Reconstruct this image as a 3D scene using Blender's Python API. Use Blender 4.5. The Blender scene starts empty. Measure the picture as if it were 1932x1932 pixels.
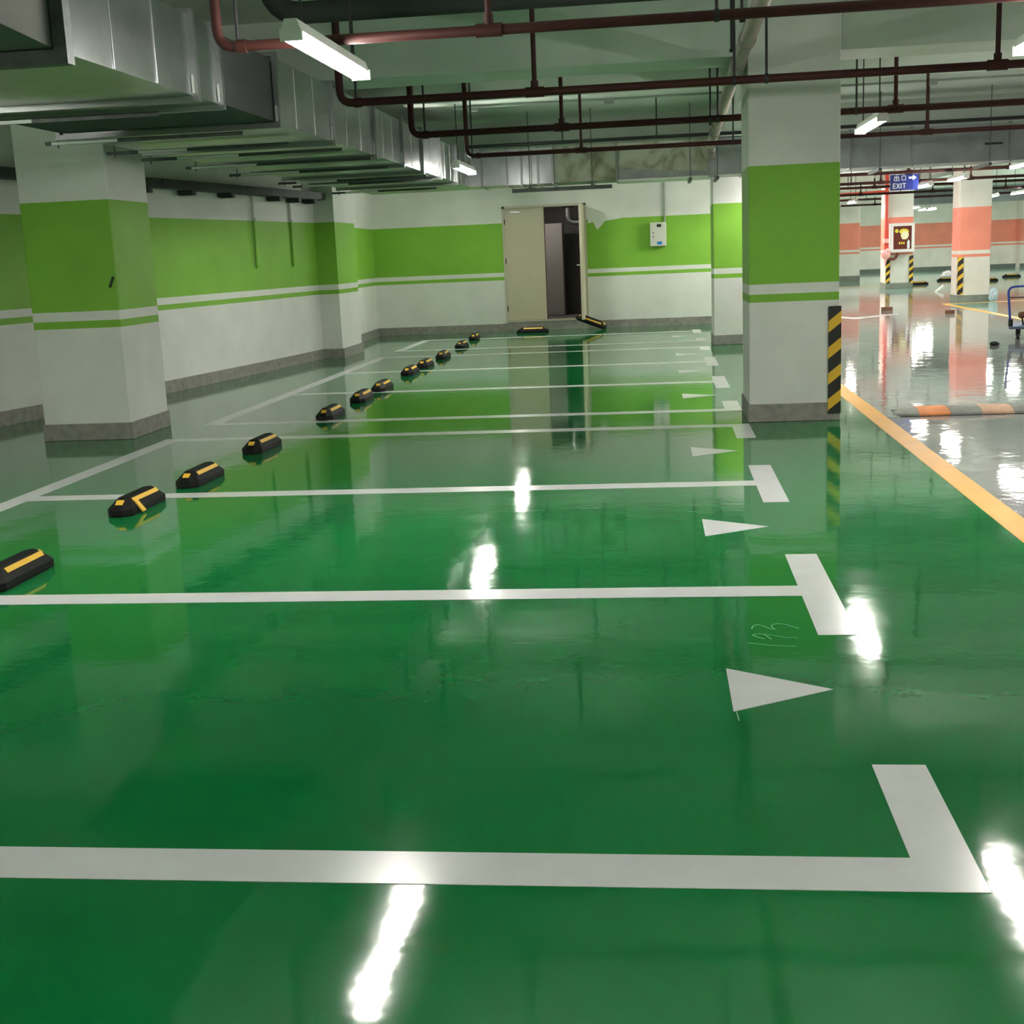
import bpy, math, random
from mathutils import Vector, Matrix
random.seed(7)
D = bpy.data
SC = bpy.context.scene
COL = SC.collection
PI = math.pi

# ------------------------------------------------------------------ camera
def look(yaw, pitch, roll):
    ca, sa, cb, sb, cc, sc = math.cos(yaw), math.sin(yaw), math.cos(pitch), math.sin(pitch), math.cos(roll), math.sin(roll)
    Rz = Matrix(((ca, sa, 0), (-sa, ca, 0), (0, 0, 1)))
    M = Matrix(((1, 0, 0), (0, 0, -1), (0, 1, 0)))
    Rx = Matrix(((1, 0, 0), (0, cb, -sb), (0, sb, cb)))
    Rr = Matrix(((cc, sc, 0), (-sc, cc, 0), (0, 0, 1)))
    return Rr @ Rx @ M @ Rz
R = look(0.12135568, 0.19873219, 0.04355896)
cd = D.cameras.new('camera'); cam = D.objects.new('camera', cd); COL.objects.link(cam)
m = Matrix((R[0], -R[1], -R[2])).transposed().to_4x4()
m.translation = Vector((0, 0, 1.4))
cam.matrix_world = m
cd.sensor_width = 36; cd.lens = 36 * 2398.95 / 1932
cd.clip_start = 0.05; cd.clip_end = 200
SC.camera = cam

# ------------------------------------------------------------------ world, exposure
w = D.worlds.new('world'); SC.world = w; w.use_nodes = True
w.node_tree.nodes['Background'].inputs[0].default_value = (0.5, 0.6, 0.55, 1)
w.node_tree.nodes['Background'].inputs[1].default_value = 0.02
SC.view_settings.view_transform = 'Standard'
SC.view_settings.look = 'None'
SC.view_settings.exposure = 1.75
SC.view_settings.gamma = 1.0
SC.view_settings.use_curve_mapping = False
TUBE = 52.0          # radiance of the fluorescent tubes

# ------------------------------------------------------------------ materials
def mat(name, col, rough=0.6, metal=0.0, spec=0.5, noise=0.0, nscale=8.0, bump=0.0, bscale=30.0, coat=0.0, coat_r=0.05):
    m = D.materials.new(name); m.use_nodes = True
    nt = m.node_tree; b = nt.nodes['Principled BSDF']
    b.inputs['Base Color'].default_value = (*col, 1)
    b.inputs['Roughness'].default_value = rough
    b.inputs['Metallic'].default_value = metal
    b.inputs['Specular IOR Level'].default_value = spec
    b.inputs['Coat Weight'].default_value = coat
    b.inputs['Coat Roughness'].default_value = coat_r
    geo = None
    if noise or bump:
        geo = nt.nodes.new('ShaderNodeNewGeometry')
    if noise:
        n = nt.nodes.new('ShaderNodeTexNoise'); n.inputs['Scale'].default_value = nscale; n.inputs['Detail'].default_value = 5
        nt.links.new(geo.outputs['Position'], n.inputs['Vector'])
        r = nt.nodes.new('ShaderNodeMapRange'); r.inputs[1].default_value = .25; r.inputs[2].default_value = .75
        r.inputs[3].default_value = 1 - noise; r.inputs[4].default_value = 1 + noise
        nt.links.new(n.outputs[0], r.inputs[0])
        x = nt.nodes.new('ShaderNodeVectorMath'); x.operation = 'SCALE'; x.inputs[0].default_value = col
        nt.links.new(r.outputs[0], x.inputs['Scale']); nt.links.new(x.outputs[0], b.inputs['Base Color'])
    if bump:
        n = nt.nodes.new('ShaderNodeTexNoise'); n.inputs['Scale'].default_value = bscale; n.inputs['Detail'].default_value = 3
        nt.links.new(geo.outputs['Position'], n.inputs['Vector'])
        bp = nt.nodes.new('ShaderNodeBump'); bp.inputs['Strength'].default_value = 1.0; bp.inputs['Distance'].default_value = bump
        nt.links.new(n.outputs[0], bp.inputs['Height']); nt.links.new(bp.outputs[0], b.inputs['Normal'])
    return m

def emit(name, col, s):
    m = D.materials.new(name); m.use_nodes = True
    nt = m.node_tree; b = nt.nodes['Principled BSDF']
    b.inputs['Base Color'].default_value = (.8, .8, .8, 1)
    b.inputs['Emission Color'].default_value = (*col, 1); b.inputs['Emission Strength'].default_value = s
    return m

def banded(name, white, band, dirt=0.12):
    """painted plaster: white, a broad colour band, a white gap, a thin stripe, then white"""
    m = D.materials.new(name); m.use_nodes = True
    nt = m.node_tree; b = nt.nodes['Principled BSDF']
    b.inputs['Roughness'].default_value = 0.55; b.inputs['Specular IOR Level'].default_value = 0.25
    geo = nt.nodes.new('ShaderNodeNewGeometry')
    sep = nt.nodes.new('ShaderNodeSeparateXYZ'); nt.links.new(geo.outputs['Position'], sep.inputs[0])
    mr = nt.nodes.new('ShaderNodeMath'); mr.operation = 'DIVIDE'; mr.inputs[1].default_value = 4.0
    nt.links.new(sep.outputs[2], mr.inputs[0])
    cr = nt.nodes.new('ShaderNodeValToRGB'); cr.color_ramp.interpolation = 'CONSTANT'
    el = cr.color_ramp.elements
    el[0].position = 0; el[0].color = (*white, 1)
    el[1].position = 0.950 / 4; el[1].color = (*band, 1)
    for p, c in ((1.003 / 4, white), (1.092 / 4, band), (1.985 / 4, white)):
        e = el.new(p); e.color = (*c, 1)
    nt.links.new(mr.outputs[0], cr.inputs[0])
    n = nt.nodes.new('ShaderNodeTexNoise'); n.inputs['Scale'].default_value = 2.2; n.inputs['Detail'].default_value = 7
    nt.links.new(geo.outputs['Position'], n.inputs['Vector'])
    r = nt.nodes.new('ShaderNodeMapRange'); r.inputs[1].default_value = .3; r.inputs[2].default_value = .7
    r.inputs[3].default_value = 1 - dirt; r.inputs[4].default_value = 1.0
    nt.links.new(n.outputs[0], r.inputs[0])
    x = nt.nodes.new('ShaderNodeVectorMath'); x.operation = 'SCALE'
    nt.links.new(cr.outputs[0], x.inputs[0]); nt.links.new(r.outputs[0], x.inputs['Scale'])
    nt.links.new(x.outputs[0], b.inputs['Base Color'])
    n2 = nt.nodes.new('ShaderNodeTexNoise'); n2.inputs['Scale'].default_value = 5; n2.inputs['Detail'].default_value = 4
    nt.links.new(geo.outputs['Position'], n2.inputs['Vector'])
    bp = nt.nodes.new('ShaderNodeBump'); bp.inputs['Strength'].default_value = .5; bp.inputs['Distance'].default_value = .01
    nt.links.new(n2.outputs[0], bp.inputs['Height']); nt.links.new(bp.outputs[0], b.inputs['Normal'])
    return m

def epoxy(name, col, rough, wave, ior=1.5, ws=7, noise=.08, detail_rough=.03, col2=None, nscale=.6):
    """self-levelling floor paint: mirror gloss with a slight roller waviness"""
    m = D.materials.new(name); m.use_nodes = True
    nt = m.node_tree; b = nt.nodes['Principled BSDF']
    b.inputs['IOR'].default_value = ior
    geo = nt.nodes.new('ShaderNodeNewGeometry')
    n = nt.nodes.new('ShaderNodeTexNoise'); n.inputs['Scale'].default_value = nscale; n.inputs['Detail'].default_value = 5
    nt.links.new(geo.outputs['Position'], n.inputs['Vector'])
    mix = nt.nodes.new('ShaderNodeMix'); mix.data_type = 'RGBA'
    c2 = col2 or tuple(c * (1 + noise) for c in col)
    mix.inputs[6].default_value = (*[c * (1 - noise) for c in col], 1); mix.inputs[7].default_value = (*c2, 1)
    mr = nt.nodes.new('ShaderNodeMapRange'); mr.inputs[1].default_value = .3; mr.inputs[2].default_value = .7
    nt.links.new(n.outputs[0], mr.inputs[0]); nt.links.new(mr.outputs[0], mix.inputs[0]); nt.links.new(mix.outputs[2], b.inputs['Base Color'])
    n3 = nt.nodes.new('ShaderNodeTexNoise'); n3.inputs['Scale'].default_value = 3.; n3.inputs['Detail'].default_value = 4
    nt.links.new(geo.outputs['Position'], n3.inputs['Vector'])
    r = nt.nodes.new('ShaderNodeMapRange'); r.inputs[1].default_value = .35; r.inputs[2].default_value = .7
    r.inputs[3].default_value = rough; r.inputs[4].default_value = rough + detail_rough
    nt.links.new(n3.outputs[0], r.inputs[0]); nt.links.new(r.outputs[0], b.inputs['Roughness'])
    n1 = nt.nodes.new('ShaderNodeTexNoise'); n1.inputs['Scale'].default_value = ws; n1.inputs['Detail'].default_value = 2
    n2 = nt.nodes.new('ShaderNodeTexNoise'); n2.inputs['Scale'].default_value = 45; n2.inputs['Detail'].default_value = 1
    nt.links.new(geo.outputs['Position'], n1.inputs['Vector']); nt.links.new(geo.outputs['Position'], n2.inputs['Vector'])
    b1 = nt.nodes.new('ShaderNodeBump'); b1.inputs['Strength'].default_value = 1; b1.inputs['Distance'].default_value = wave
    b2 = nt.nodes.new('ShaderNodeBump'); b2.inputs['Strength'].default_value = 1; b2.inputs['Distance'].default_value = wave * .07
    nt.links.new(n1.outputs[0], b1.inputs['Height']); nt.links.new(n2.outputs[0], b2.inputs['Height'])
    nt.links.new(b1.outputs[0], b2.inputs['Normal']); nt.links.new(b2.outputs[0], b.inputs['Normal'])
    return m

def stained(name):
    m = D.materials.new(name); m.use_nodes = True
    nt = m.node_tree; b = nt.nodes['Principled BSDF']; b.inputs['Roughness'].default_value = .75
    geo = nt.nodes.new('ShaderNodeNewGeometry')
    n = nt.nodes.new('ShaderNodeTexNoise'); n.inputs['Scale'].default_value = 2.6; n.inputs['Detail'].default_value = 8; n.inputs['Distortion'].default_value = 1.2
    nt.links.new(geo.outputs['Position'], n.inputs['Vector'])
    cr = nt.nodes.new('ShaderNodeValToRGB'); el = cr.color_ramp.elements
    el[0].position = .34; el[0].color = (.20, .20, .14, 1)
    el[1].position = .62; el[1].color = (.50, .51, .44, 1)
    e = el.new(.45); e.color = (.36, .35, .25, 1)
    e = el.new(.52); e.color = (.44, .45, .37, 1)
    nt.links.new(n.outputs[0], cr.inputs[0]); nt.links.new(cr.outputs[0], b.inputs['Base Color'])
    return m

def hazard(name):
    """black plate with diagonal yellow reflective bars"""
    m = D.materials.new(name); m.use_nodes = True
    nt = m.node_tree; b = nt.nodes['Principled BSDF']; b.inputs['Roughness'].default_value = .5
    geo = nt.nodes.new('ShaderNodeNewGeometry')
    sep = nt.nodes.new('ShaderNodeSeparateXYZ'); nt.links.new(geo.outputs['Position'], sep.inputs[0])
    def M(op, a, bb):
        x = nt.nodes.new('ShaderNodeMath'); x.operation = op
        for i, q in enumerate((a, bb)):
            if isinstance(q, (int, float)): x.inputs[i].default_value = q
            else: nt.links.new(q, x.inputs[i])
        return x.outputs[0]
    s = M('ADD', sep.outputs[0], M('MULTIPLY', sep.outputs[1], -1.0))
    t = M('FRACT', M('DIVIDE', M('SUBTRACT', sep.outputs[2], M('MULTIPLY', s, .8)), .205), 0.)
    g = M('GREATER_THAN', t, .56)
    mix = nt.nodes.new('ShaderNodeMix'); mix.data_type = 'RGBA'
    mix.inputs[6].default_value = (.012, .012, .012, 1); mix.inputs[7].default_value = (.75, .45, .03, 1)
    nt.links.new(g, mix.inputs[0]); nt.links.new(mix.outputs[2], b.inputs['Base Color'])
    return m

WHITE = (.74, .75, .71)
M = dict(
    green_wall=banded('green banded plaster', WHITE, (.215, .47, .05)),
    pink_wall=banded('pink banded plaster', (.76, .74, .68), (.80, .27, .19), .15),
    plaster=mat('white plaster', (.70, .72, .67), .75, noise=.06, nscale=1.5),
    ceiling=mat('ceiling paint', (.58, .66, .58), .8, noise=.07, nscale=1.2),
    beam=mat('beam paint', (.58, .65, .58), .8, noise=.08, nscale=1.6),
    skirting=mat('grey skirting paint', (.24, .225, .205), .7, noise=.25, nscale=14, bump=.004, bscale=18),
    green_floor=epoxy('green epoxy', (.005, .18, .045), .05, .0006, noise=.12),
    grey_floor=epoxy('grey epoxy', (.34, .34, .35), .03, .0018, ior=1.6, noise=.2, nscale=.9, ws=4.5),
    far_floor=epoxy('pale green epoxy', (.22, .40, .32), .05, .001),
    line=mat('white line paint', (.74, .73, .76), .2, noise=.05, nscale=6, spec=.4),
    yellow_line=mat('yellow line paint', (.88, .42, .05), .35, noise=.08, nscale=5),
    chalk=mat('chalk', (.16, .40, .22), .9),
    galv=mat('galvanised sheet', (.40, .42, .42), .28, metal=.95, noise=.14, nscale=5, bump=.004, bscale=3),
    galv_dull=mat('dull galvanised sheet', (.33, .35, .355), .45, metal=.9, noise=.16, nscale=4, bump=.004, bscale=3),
    flange=mat('flange steel', (.30, .31, .31), .35, metal=.9),
    matte=mat('weathered sheet', (.13, .13, .12), .8, metal=.2),
    canvas=mat('dark canvas', (.06, .062, .065), .85),
    angle=mat('hanger angle', (.10, .11, .105), .5, metal=.6, noise=.3, nscale=9),
    bright_angle=mat('bright angle', (.62, .64, .6), .3, metal=.8),
    stained=stained('stained wrap'),
    red_pipe=mat('dark red pipe', (.04, .010, .008), .6, spec=.25, noise=.2, nscale=12),
    rod=mat('dark rod', (.025, .026, .026), .5, metal=.4),
    black_pipe=mat('black foam insulation', (.018, .022, .02), .8, noise=.3, nscale=10),
    pvc=mat('grey white plastic', (.25, .205, .175), .45, noise=.12, nscale=7),
    conduit=mat('conduit', (.28, .33, .29), .5, noise=.1),
    tray=mat('tray steel', (.05, .055, .055), .6, metal=.3, noise=.2),
    batten=mat('lamp batten', (.82, .82, .8), .4),
    tube=emit('fluorescent tube', (1.0, .965, .90), TUBE),
    rubber=mat('black rubber', (.007, .0065, .0065), .6, spec=.22, noise=.2, nscale=40, bump=.002, bscale=90),
    yellow_tape=mat('yellow reflective strip', (.88, .52, .06), .4),
    hazard=hazard('hazard stripes'),
    door=mat('beige door paint', (.55, .49, .37), .45, noise=.04, nscale=2),
    door_frame=mat('door frame paint', (.50, .46, .36), .45),
    dark_red=mat('door edge', (.12, .03, .02), .6),
    steel=mat('steel', (.55, .55, .55), .3, metal=1),
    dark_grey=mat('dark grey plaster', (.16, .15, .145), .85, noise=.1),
    mid_grey=mat('grey cabinet paint', (.36, .32, .31), .6),
    box_cream=mat('enclosure paint', (.62, .62, .55), .45),
    blue_label=mat('blue sticker', (.02, .22, .62), .5),
    black=mat('black', (.012, .012, .012), .6),
    sign_blue=mat('sign blue', (.007, .018, .19), .4),
    sign_white=mat('sign white', (.80, .82, .85), .5),
    fire_red=mat('fire red paint', (.62, .06, .035), .35),
    maroon=mat('maroon panel', (.13, .025, .018), .25),
    lemon=mat('yellow print', (.75, .62, .06), .5),
    cream=mat('cream print', (.80, .76, .50), .6),
    film=mat('pink plastic film', (.85, .42, .40), .3),
    frame_white=mat('cabinet frame paint', (.80, .76, .74), .4),
    blue_paint=mat('blue trolley paint', (.03, .07, .36), .4),
    blue_deck=mat('grey blue deck', (.10, .15, .25), .55),
    brown=mat('brown brick', (.16, .075, .04), .85, noise=.3, nscale=30),
    orange=mat('orange reflective rubber', (.85, .28, .09), .5, noise=.2, nscale=9),
    pale_orange=mat('dusty orange rubber', (.68, .42, .30), .6, noise=.2, nscale=9),
    grey_rubber=mat('dusty grey rubber', (.30, .30, .28), .7, noise=.25, nscale=9),
    white_bag=mat('white plastic bag', (.80, .78, .80), .5),
    pale_blue=mat('pale blue plastic', (.45, .58, .66), .35),
)

# ------------------------------------------------------------------ mesh helpers
class MB:
    def __init__(s): s.v = []; s.f = []; s.m = []; s.sm = []
    def add(s, vs, fs, mi=0, smooth=False):
        o = len(s.v); s.v += [Vector(p) for p in vs]
        for f in fs: s.f.append([i + o for i in f]); s.m.append(mi); s.sm.append(smooth)
        return s
    def box(s, x0, x1, y0, y1, z0, z1, mi=0):
        p = [(x, y, z) for z in (z0, z1) for y in (y0, y1) for x in (x0, x1)]
        return s.add(p, [(0, 2, 3, 1), (4, 5, 7, 6), (0, 1, 5, 4), (2, 6, 7, 3), (0, 4, 6, 2), (1, 3, 7, 5)], mi)
    def obox(s, c, size, rot=None, mi=0):
        rot = rot or Matrix.Identity(3); c = Vector(c); a, b, d = (q / 2 for q in size)
        p = [c + rot @ Vector((x, y, z)) for z in (-d, d) for y in (-b, b) for x in (-a, a)]
        return s.add(p, [(0, 2, 3, 1), (4, 5, 7, 6), (0, 1, 5, 4), (2, 6, 7, 3), (0, 4, 6, 2), (1, 3, 7, 5)], mi)
    def poly(s, pts, z0, z1, mi=0):
        """vertical prism over a counter-clockwise outline in x, y"""
        n = len(pts)
        vs = [(x, y, z0) for x, y in pts] + [(x, y, z1) for x, y in pts]
        fs = [tuple(range(n - 1, -1, -1)), tuple(range(n, 2 * n))] + [(i, (i + 1) % n, n + (i + 1) % n, n + i) for i in range(n)]
        return s.add(vs, fs, mi)
    def polyY(s, pts, y0, y1, mi=0):
        """prism along y over an outline in x, z"""
        n = len(pts)
        vs = [(x, y0, z) for x, z in pts] + [(x, y1, z) for x, z in pts]
        fs = [tuple(range(n)), tuple(range(2 * n - 1, n - 1, -1))] + [(i, n + i, n + (i + 1) % n, (i + 1) % n) for i in range(n)]
        return s.add(vs, fs, mi)
    def loft(s, rings, mi=0, caps=True, smooth=False):
        n = len(rings[0]); vs = [p for r in rings for p in r]; fs = []
        for k in range(len(rings) - 1):
            for i in range(n):
                j = (i + 1) % n
                fs.append((k * n + i, k * n + j, (k + 1) * n + j, (k + 1) * n + i))
        s.add(vs, fs, mi, smooth)
        if caps:
            s.add(rings[0], [tuple(range(n - 1, -1, -1))], mi); s.add(rings[-1], [tuple(range(n))], mi)
        return s
    def tube(s, pts, r, seg=12, mi=0, fillet=0.0, caps=True):
        pts = [Vector(p) for p in pts]
        if fillet and len(pts) > 2:
            q = [pts[0]]
            for i in range(1, len(pts) - 1):
                a = (pts[i - 1] - pts[i]); b = (pts[i + 1] - pts[i]); d = min(fillet, a.length * .45, b.length * .45)
                A = pts[i] + a.normalized() * d; B = pts[i] + b.normalized() * d
                for k in range(6):
                    t = k / 5; q.append(A * (1 - t) ** 2 + pts[i] * 2 * t * (1 - t) + B * t * t)
            q.append(pts[-1]); pts = q
        rr = r if isinstance(r, (list, tuple)) else [r] * len(pts)
        up = None; rings = []
        for i, p in enumerate(pts):
            t = (pts[min(i + 1, len(pts) - 1)] - pts[max(i - 1, 0)]).normalized()
            if up is None:
                up = Vector((0, 0, 1)) if abs(t.z) < .9 else Vector((1, 0, 0))
            u = (up - t * up.dot(t)).normalized(); v = t.cross(u); up = u
            rings.append([p + (u * math.cos(2 * PI * k / seg) + v * math.sin(2 * PI * k / seg)) * rr[i] for k in range(seg)])
        s.loft(rings, mi, False, True)
        if caps:
            s.add(rings[0], [tuple(range(seg - 1, -1, -1))], mi); s.add(rings[-1], [tuple(range(seg))], mi)
        return s
    def ball(s, c, r, seg=14, rings=8, mi=0, sq=(1, 1, 1)):
        c = Vector(c); R_ = []
        for i in range(1, rings):
            a = PI * i / rings
            R_.append([c + Vector((r * sq[0] * math.sin(a) * math.cos(2 * PI * k / seg), r * sq[1] * math.sin(a) * math.sin(2 * PI * k / seg), -r * sq[2] * math.cos(a))) for k in range(seg)])
        return s.loft(R_, mi, True, True)
    def build(s, name, mats, parent=None, label=None, bevel=0.0):
        me = D.meshes.new(name)
        off = wloc(parent) if parent else Vector((0, 0, 0))
        me.from_pydata([p - off for p in s.v], [], s.f); me.update()
        mats = mats if isinstance(mats, (list, tuple)) else [mats]
        for q in mats: me.materials.append(M[q] if isinstance(q, str) else q)
        for p, mi, sm in zip(me.polygons, s.m, s.sm): p.material_index = mi; p.use_smooth = sm
        o = D.objects.new(name, me); COL.objects.link(o)
        if parent: o.parent = parent
        if label: o['label'] = label
        if bevel:
            b = o.modifiers.new('bevel', 'BEVEL'); b.width = bevel; b.segments = 2; b.limit_method = 'ANGLE'
        return o

def wloc(o):
    v = Vector((0, 0, 0))
    while o: v += o.location; o = o.parent
    return v
def thing(name, label, cat, loc=(0, 0, 0), group=None):
    o = D.objects.new(name, None); COL.objects.link(o); o.location = loc; o.empty_display_size = .1
    o['label'] = label; o['category'] = cat
    if group: o['group'] = group
    return o
def tag(o, label, cat, group=None, kind=None):
    if label: o['label'] = label
    if cat: o['category'] = cat
    if group: o['group'] = group
    if kind: o['kind'] = kind
    return o
def struct(name, mb, mats, parent=None):
    o = mb.build(name, mats, parent); o['kind'] = 'structure'; return o
def copy_tree(root, parent=None):
    c = root.copy(); COL.objects.link(c)
    if parent: c.parent = parent
    for ch in root.children: copy_tree(ch, c)
    return c
def B(*a): return MB().box(*a)

# ================================================================== SETTING
ZC = 3.30                                   # slab height
f = MB()
f.box(-9, 1.72, -9, 24.6, -.2, 0, 0)
f.box(1.72, 6.05, -9, 41.0, -.2, 0, 1)
f.box(6.05, 27, -9, 22.0, -.2, 0, 1)
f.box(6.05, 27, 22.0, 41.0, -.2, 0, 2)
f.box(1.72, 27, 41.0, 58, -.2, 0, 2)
floor = struct('floor', f, ['green_floor', 'grey_floor', 'far_floor'])

wl = [(-7.5, -9), (-7.3, 5), (-6.9, 8.8), (-6.26, 11.8), (-5.73, 14.26), (-5.30, 17.0), (-5.06, 18.85), (-5.22, 20.1), (-5.38, 24.2)]
wall = MB().poly(wl + [(-9.0, 24.2), (-9.0, -9)], 0, ZC)
wall_left = struct('wall_left', wall, 'green_wall')
B(-5.6, -4.755, 18.85, 20.1, 0, ZC).build('pilaster', 'green_wall', wall_left)
bb = MB()
pl = [(-7.5, -9), (-7.3, 5), (-6.9, 8.8), (-6.26, 11.8), (-5.73, 14.26), (-5.30, 17.0), (-5.06, 18.838), (-4.743, 18.838), (-4.743, 20.112), (-5.22, 20.112), (-5.38, 24.2)]
for a, b in zip(pl, pl[1:]):
    d = Vector((b[0] - a[0], b[1] - a[1], 0)); n = Vector((d.y, -d.x, 0)).normalized() * .012
    ex = d.normalized() * .012
    p = [(a[0], a[1]), (a[0] + n.x, a[1] + n.y), (b[0] + n.x + ex.x, b[1] + n.y + ex.y), (b[0], b[1])]
    bb.poly(p, 0, .14)
struct('baseboard_left', bb, 'skirting')

YB = 24.2
wb = MB()
wb.box(-9, -2.90, YB, YB + .2, 0, ZC); wb.box(-1.33, 2.3, YB, YB + .2, 0, ZC)
wb.box(-2.90, -1.33, YB, YB + .2, 2.30, ZC); wb.box(-2.90, -1.33, YB, YB + .2, 0, .165)
wall_back = struct('wall_back', wb, 'green_wall')
# unpainted repair patch beside the door frame
pt = MB().polyY([(-1.30, 2.12), (-1.30, 1.93), (-1.20, 1.94), (-1.13, 1.80), (-1.05, 1.88), (-.98, 1.96), (-.70, 1.99), (-.70, 2.12)], YB - .004, YB)
pt.build('repair_patch', 'plaster', wall_back, 'grey unpainted plaster patch')
bb = MB(); bb.box(-5.38, 2.3, YB - .014, YB, 0, .14)
struct('baseboard_back', bb, 'skirting')
struct('wall_lane', B(2.3, 2.5, YB, 57, 0, ZC), 'pink_wall')
wf = MB(); wf.box(2.3, 27, 57, 57.3, 0, ZC); wf.box(15.0, 27, 56.3, 57, 0, ZC)
struct('wall_far', wf, 'pink_wall')
struct('baseboard_far', MB().box(2.3, 15.0, 56.985, 57, 0, .17).box(14.985, 27, 56.285, 56.3, 0, .17), mat('green grey skirting', (.11, .14, .12), .7))
struct('wall_right', B(26.8, 27, -9, 57, 0, ZC), 'pink_wall')
struct('wall_near', B(-9, 27, -9.2, -9, 0, ZC), 'green_wall')
ceiling = struct('ceiling', B(-9, 27, -9.2, 57.3, ZC, ZC + .2), 'ceiling')
for y0, y1, z in ((1.9, 2.5, 2.83), (10.42, 11.0, 2.83), (14.5, 14.85, 3.09), (19.0, 19.6, 2.84), (23.4, 23.75, 3.09), (28.6, 29.2, 2.84), (33.2, 33.6, 3.05), (38.0, 38.6, 2.84), (46.4, 47.0, 2.84)):
    B(-8.9, 26.8, y0, y1, z, ZC).build('beam', 'beam', ceiling)
for x0, x1, ya, yb in ((.85, 1.25, 11.0, 14.5), (.85, 1.25, 15.0, 19.0), (6.5, 6.9, 29.2, 38.0), (6.5, 6.9, 11.0, 28.6)):
    B(x0, x1, ya, yb, 2.84, ZC).build('beam', 'beam', ceiling)

# door with the store room behind it
dr = MB()
dr.box(-2.90, -2.855, YB - .02, YB + .1, .165, 2.30); dr.box(-1.375, -1.33, YB - .02, YB + .1, .165, 2.30)
dr.box(-2.90, -1.33, YB - .02, YB + .1, 2.262, 2.305); dr.box(-2.90, -1.33, YB - .03, YB + .1, .165, .195)
door = struct('door_1', dr, 'door_frame')
lf = B(-2.855, -2.12, YB + .01, YB + .055, .20, 2.262).build('door_leaf', 'door', door)
B(-2.12, -2.105, YB + .012, YB + .05, .20, 2.262).build('edge_strip', 'dark_red', lf, 'dark red meeting edge')
for z in (.42, 1.30, 2.02): MB().tube([(-2.857, YB - .012, z - .05), (-2.857, YB - .012, z + .05)], .011).build('hinge', 'black', lf)
B(-2.74, -2.56, YB - .03, YB + .012, 2.17, 2.21).build('door_closer', 'steel', lf, 'metal door closer')
lf2 = B(-1.42, -1.372, YB - .76, YB - .015, .20, 2.262).build('door_leaf', 'door', door)
MB().tube([(-1.42, YB - .68, 1.18), (-1.48, YB - .68, 1.18), (-1.48, YB - .57, 1.18)], .012, fillet=.02).build('door_handle', 'steel', lf2, 'metal lever handle')
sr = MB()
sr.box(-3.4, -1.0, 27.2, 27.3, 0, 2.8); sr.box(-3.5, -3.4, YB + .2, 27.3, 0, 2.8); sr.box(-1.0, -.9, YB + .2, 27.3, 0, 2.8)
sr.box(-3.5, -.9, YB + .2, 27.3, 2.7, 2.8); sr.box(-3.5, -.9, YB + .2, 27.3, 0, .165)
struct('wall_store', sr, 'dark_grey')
tag(B(-2.62, -1.93, 26.2, 26.7, .165, 2.0).build('metal_cabinet', 'mid_grey', bevel=.01), 'grey cabinet standing inside the half open doorway', 'cabinet')
fd = thing('filter_unit', 'shiny pipe elbow hanging inside the half open doorway', 'pipe', (-1.75, 25.6, 2.7))
MB().tube([(-1.75, 25.6, 2.7), (-1.75, 25.6, 2.0), (-1.35, 25.6, 2.0)], .055, fillet=.12).build('pipe_run', 'steel', fd)
B(-1.86, -1.64, 25.52, 25.68, 2.28, 2.34).build('pipe_clamp', 'black', fd)

# floor markings: painted on the floor, so parts of it
H = .0016
def mark(name, pts, m='line', label=None, z=H):
    return MB().poly(pts, 0.0002, z).build(name, m, floor, label)
def rect(x0, x1, y0, y1): return [(x0, y0), (x1, y0), (x1, y1), (x0, y1)]
XL0, XL1, XT0, XT1 = -4.17, -4.03, .548, .690
lines = [2.716, 5.154, 7.630, 10.20, 11.20, 13.64, 16.12, 18.55, 19.80, 22.22]
tees = [(2.637, 3.340), (4.537, 5.792), (7.030, 8.268), (9.500, 10.272), (11.12, 11.86), (13.0, 14.22), (15.50, 16.76), (17.98, 18.63), (19.72, 20.42), (21.66, 22.60)]
for y, (t0, t1) in zip(lines, tees):
    mark('bay_line', rect(XL1 if y > 4 else -7.2, XT0, y - .079, y + .079), 'line', 'white painted line')
    mark('line_end_bar', rect(XT0, XT1, t0, t1), 'line', 'white painted bar')
for a, b in ((-8.5, 10.279), (11.121, 18.629), (19.721, 22.299)):
    mark('bay_line', rect(XL0, XL1, a, b), 'line', 'white painted line along the wall side')
for y in (3.955, 6.405, 8.90, 12.37, 14.90, 17.35, 20.98):
    mark('direction_arrow', [(.200, y - .205), (.525, y - .005), (.198, y + .207)], 'line', 'white painted triangle')
mark('lane_line', rect(1.645, 1.790, -8.9, 24.0), 'yellow_line', 'yellow painted lane line')
mark('lane_line', rect(5.95, 6.08, -8.9, 28.3), 'yellow_line', 'yellow painted lane line')
mark('lane_line', [(5.98, 28.2), (12.5, 28.9), (12.5, 29.05), (5.98, 28.4)], 'yellow_line', 'yellow painted lane line')
mark('lane_line', rect(1.9, 9.0, 40.9, 41.1), 'yellow_line', 'yellow painted lane line')
mark('lane_arrow', [(3.1, 25.2), (3.5, 24.0), (3.62, 24.05), (4.5, 25.0), (4.45, 25.2), (3.58, 24.45), (3.25, 25.35)], 'line', 'white painted lane arrow')
ck = MB()
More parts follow.
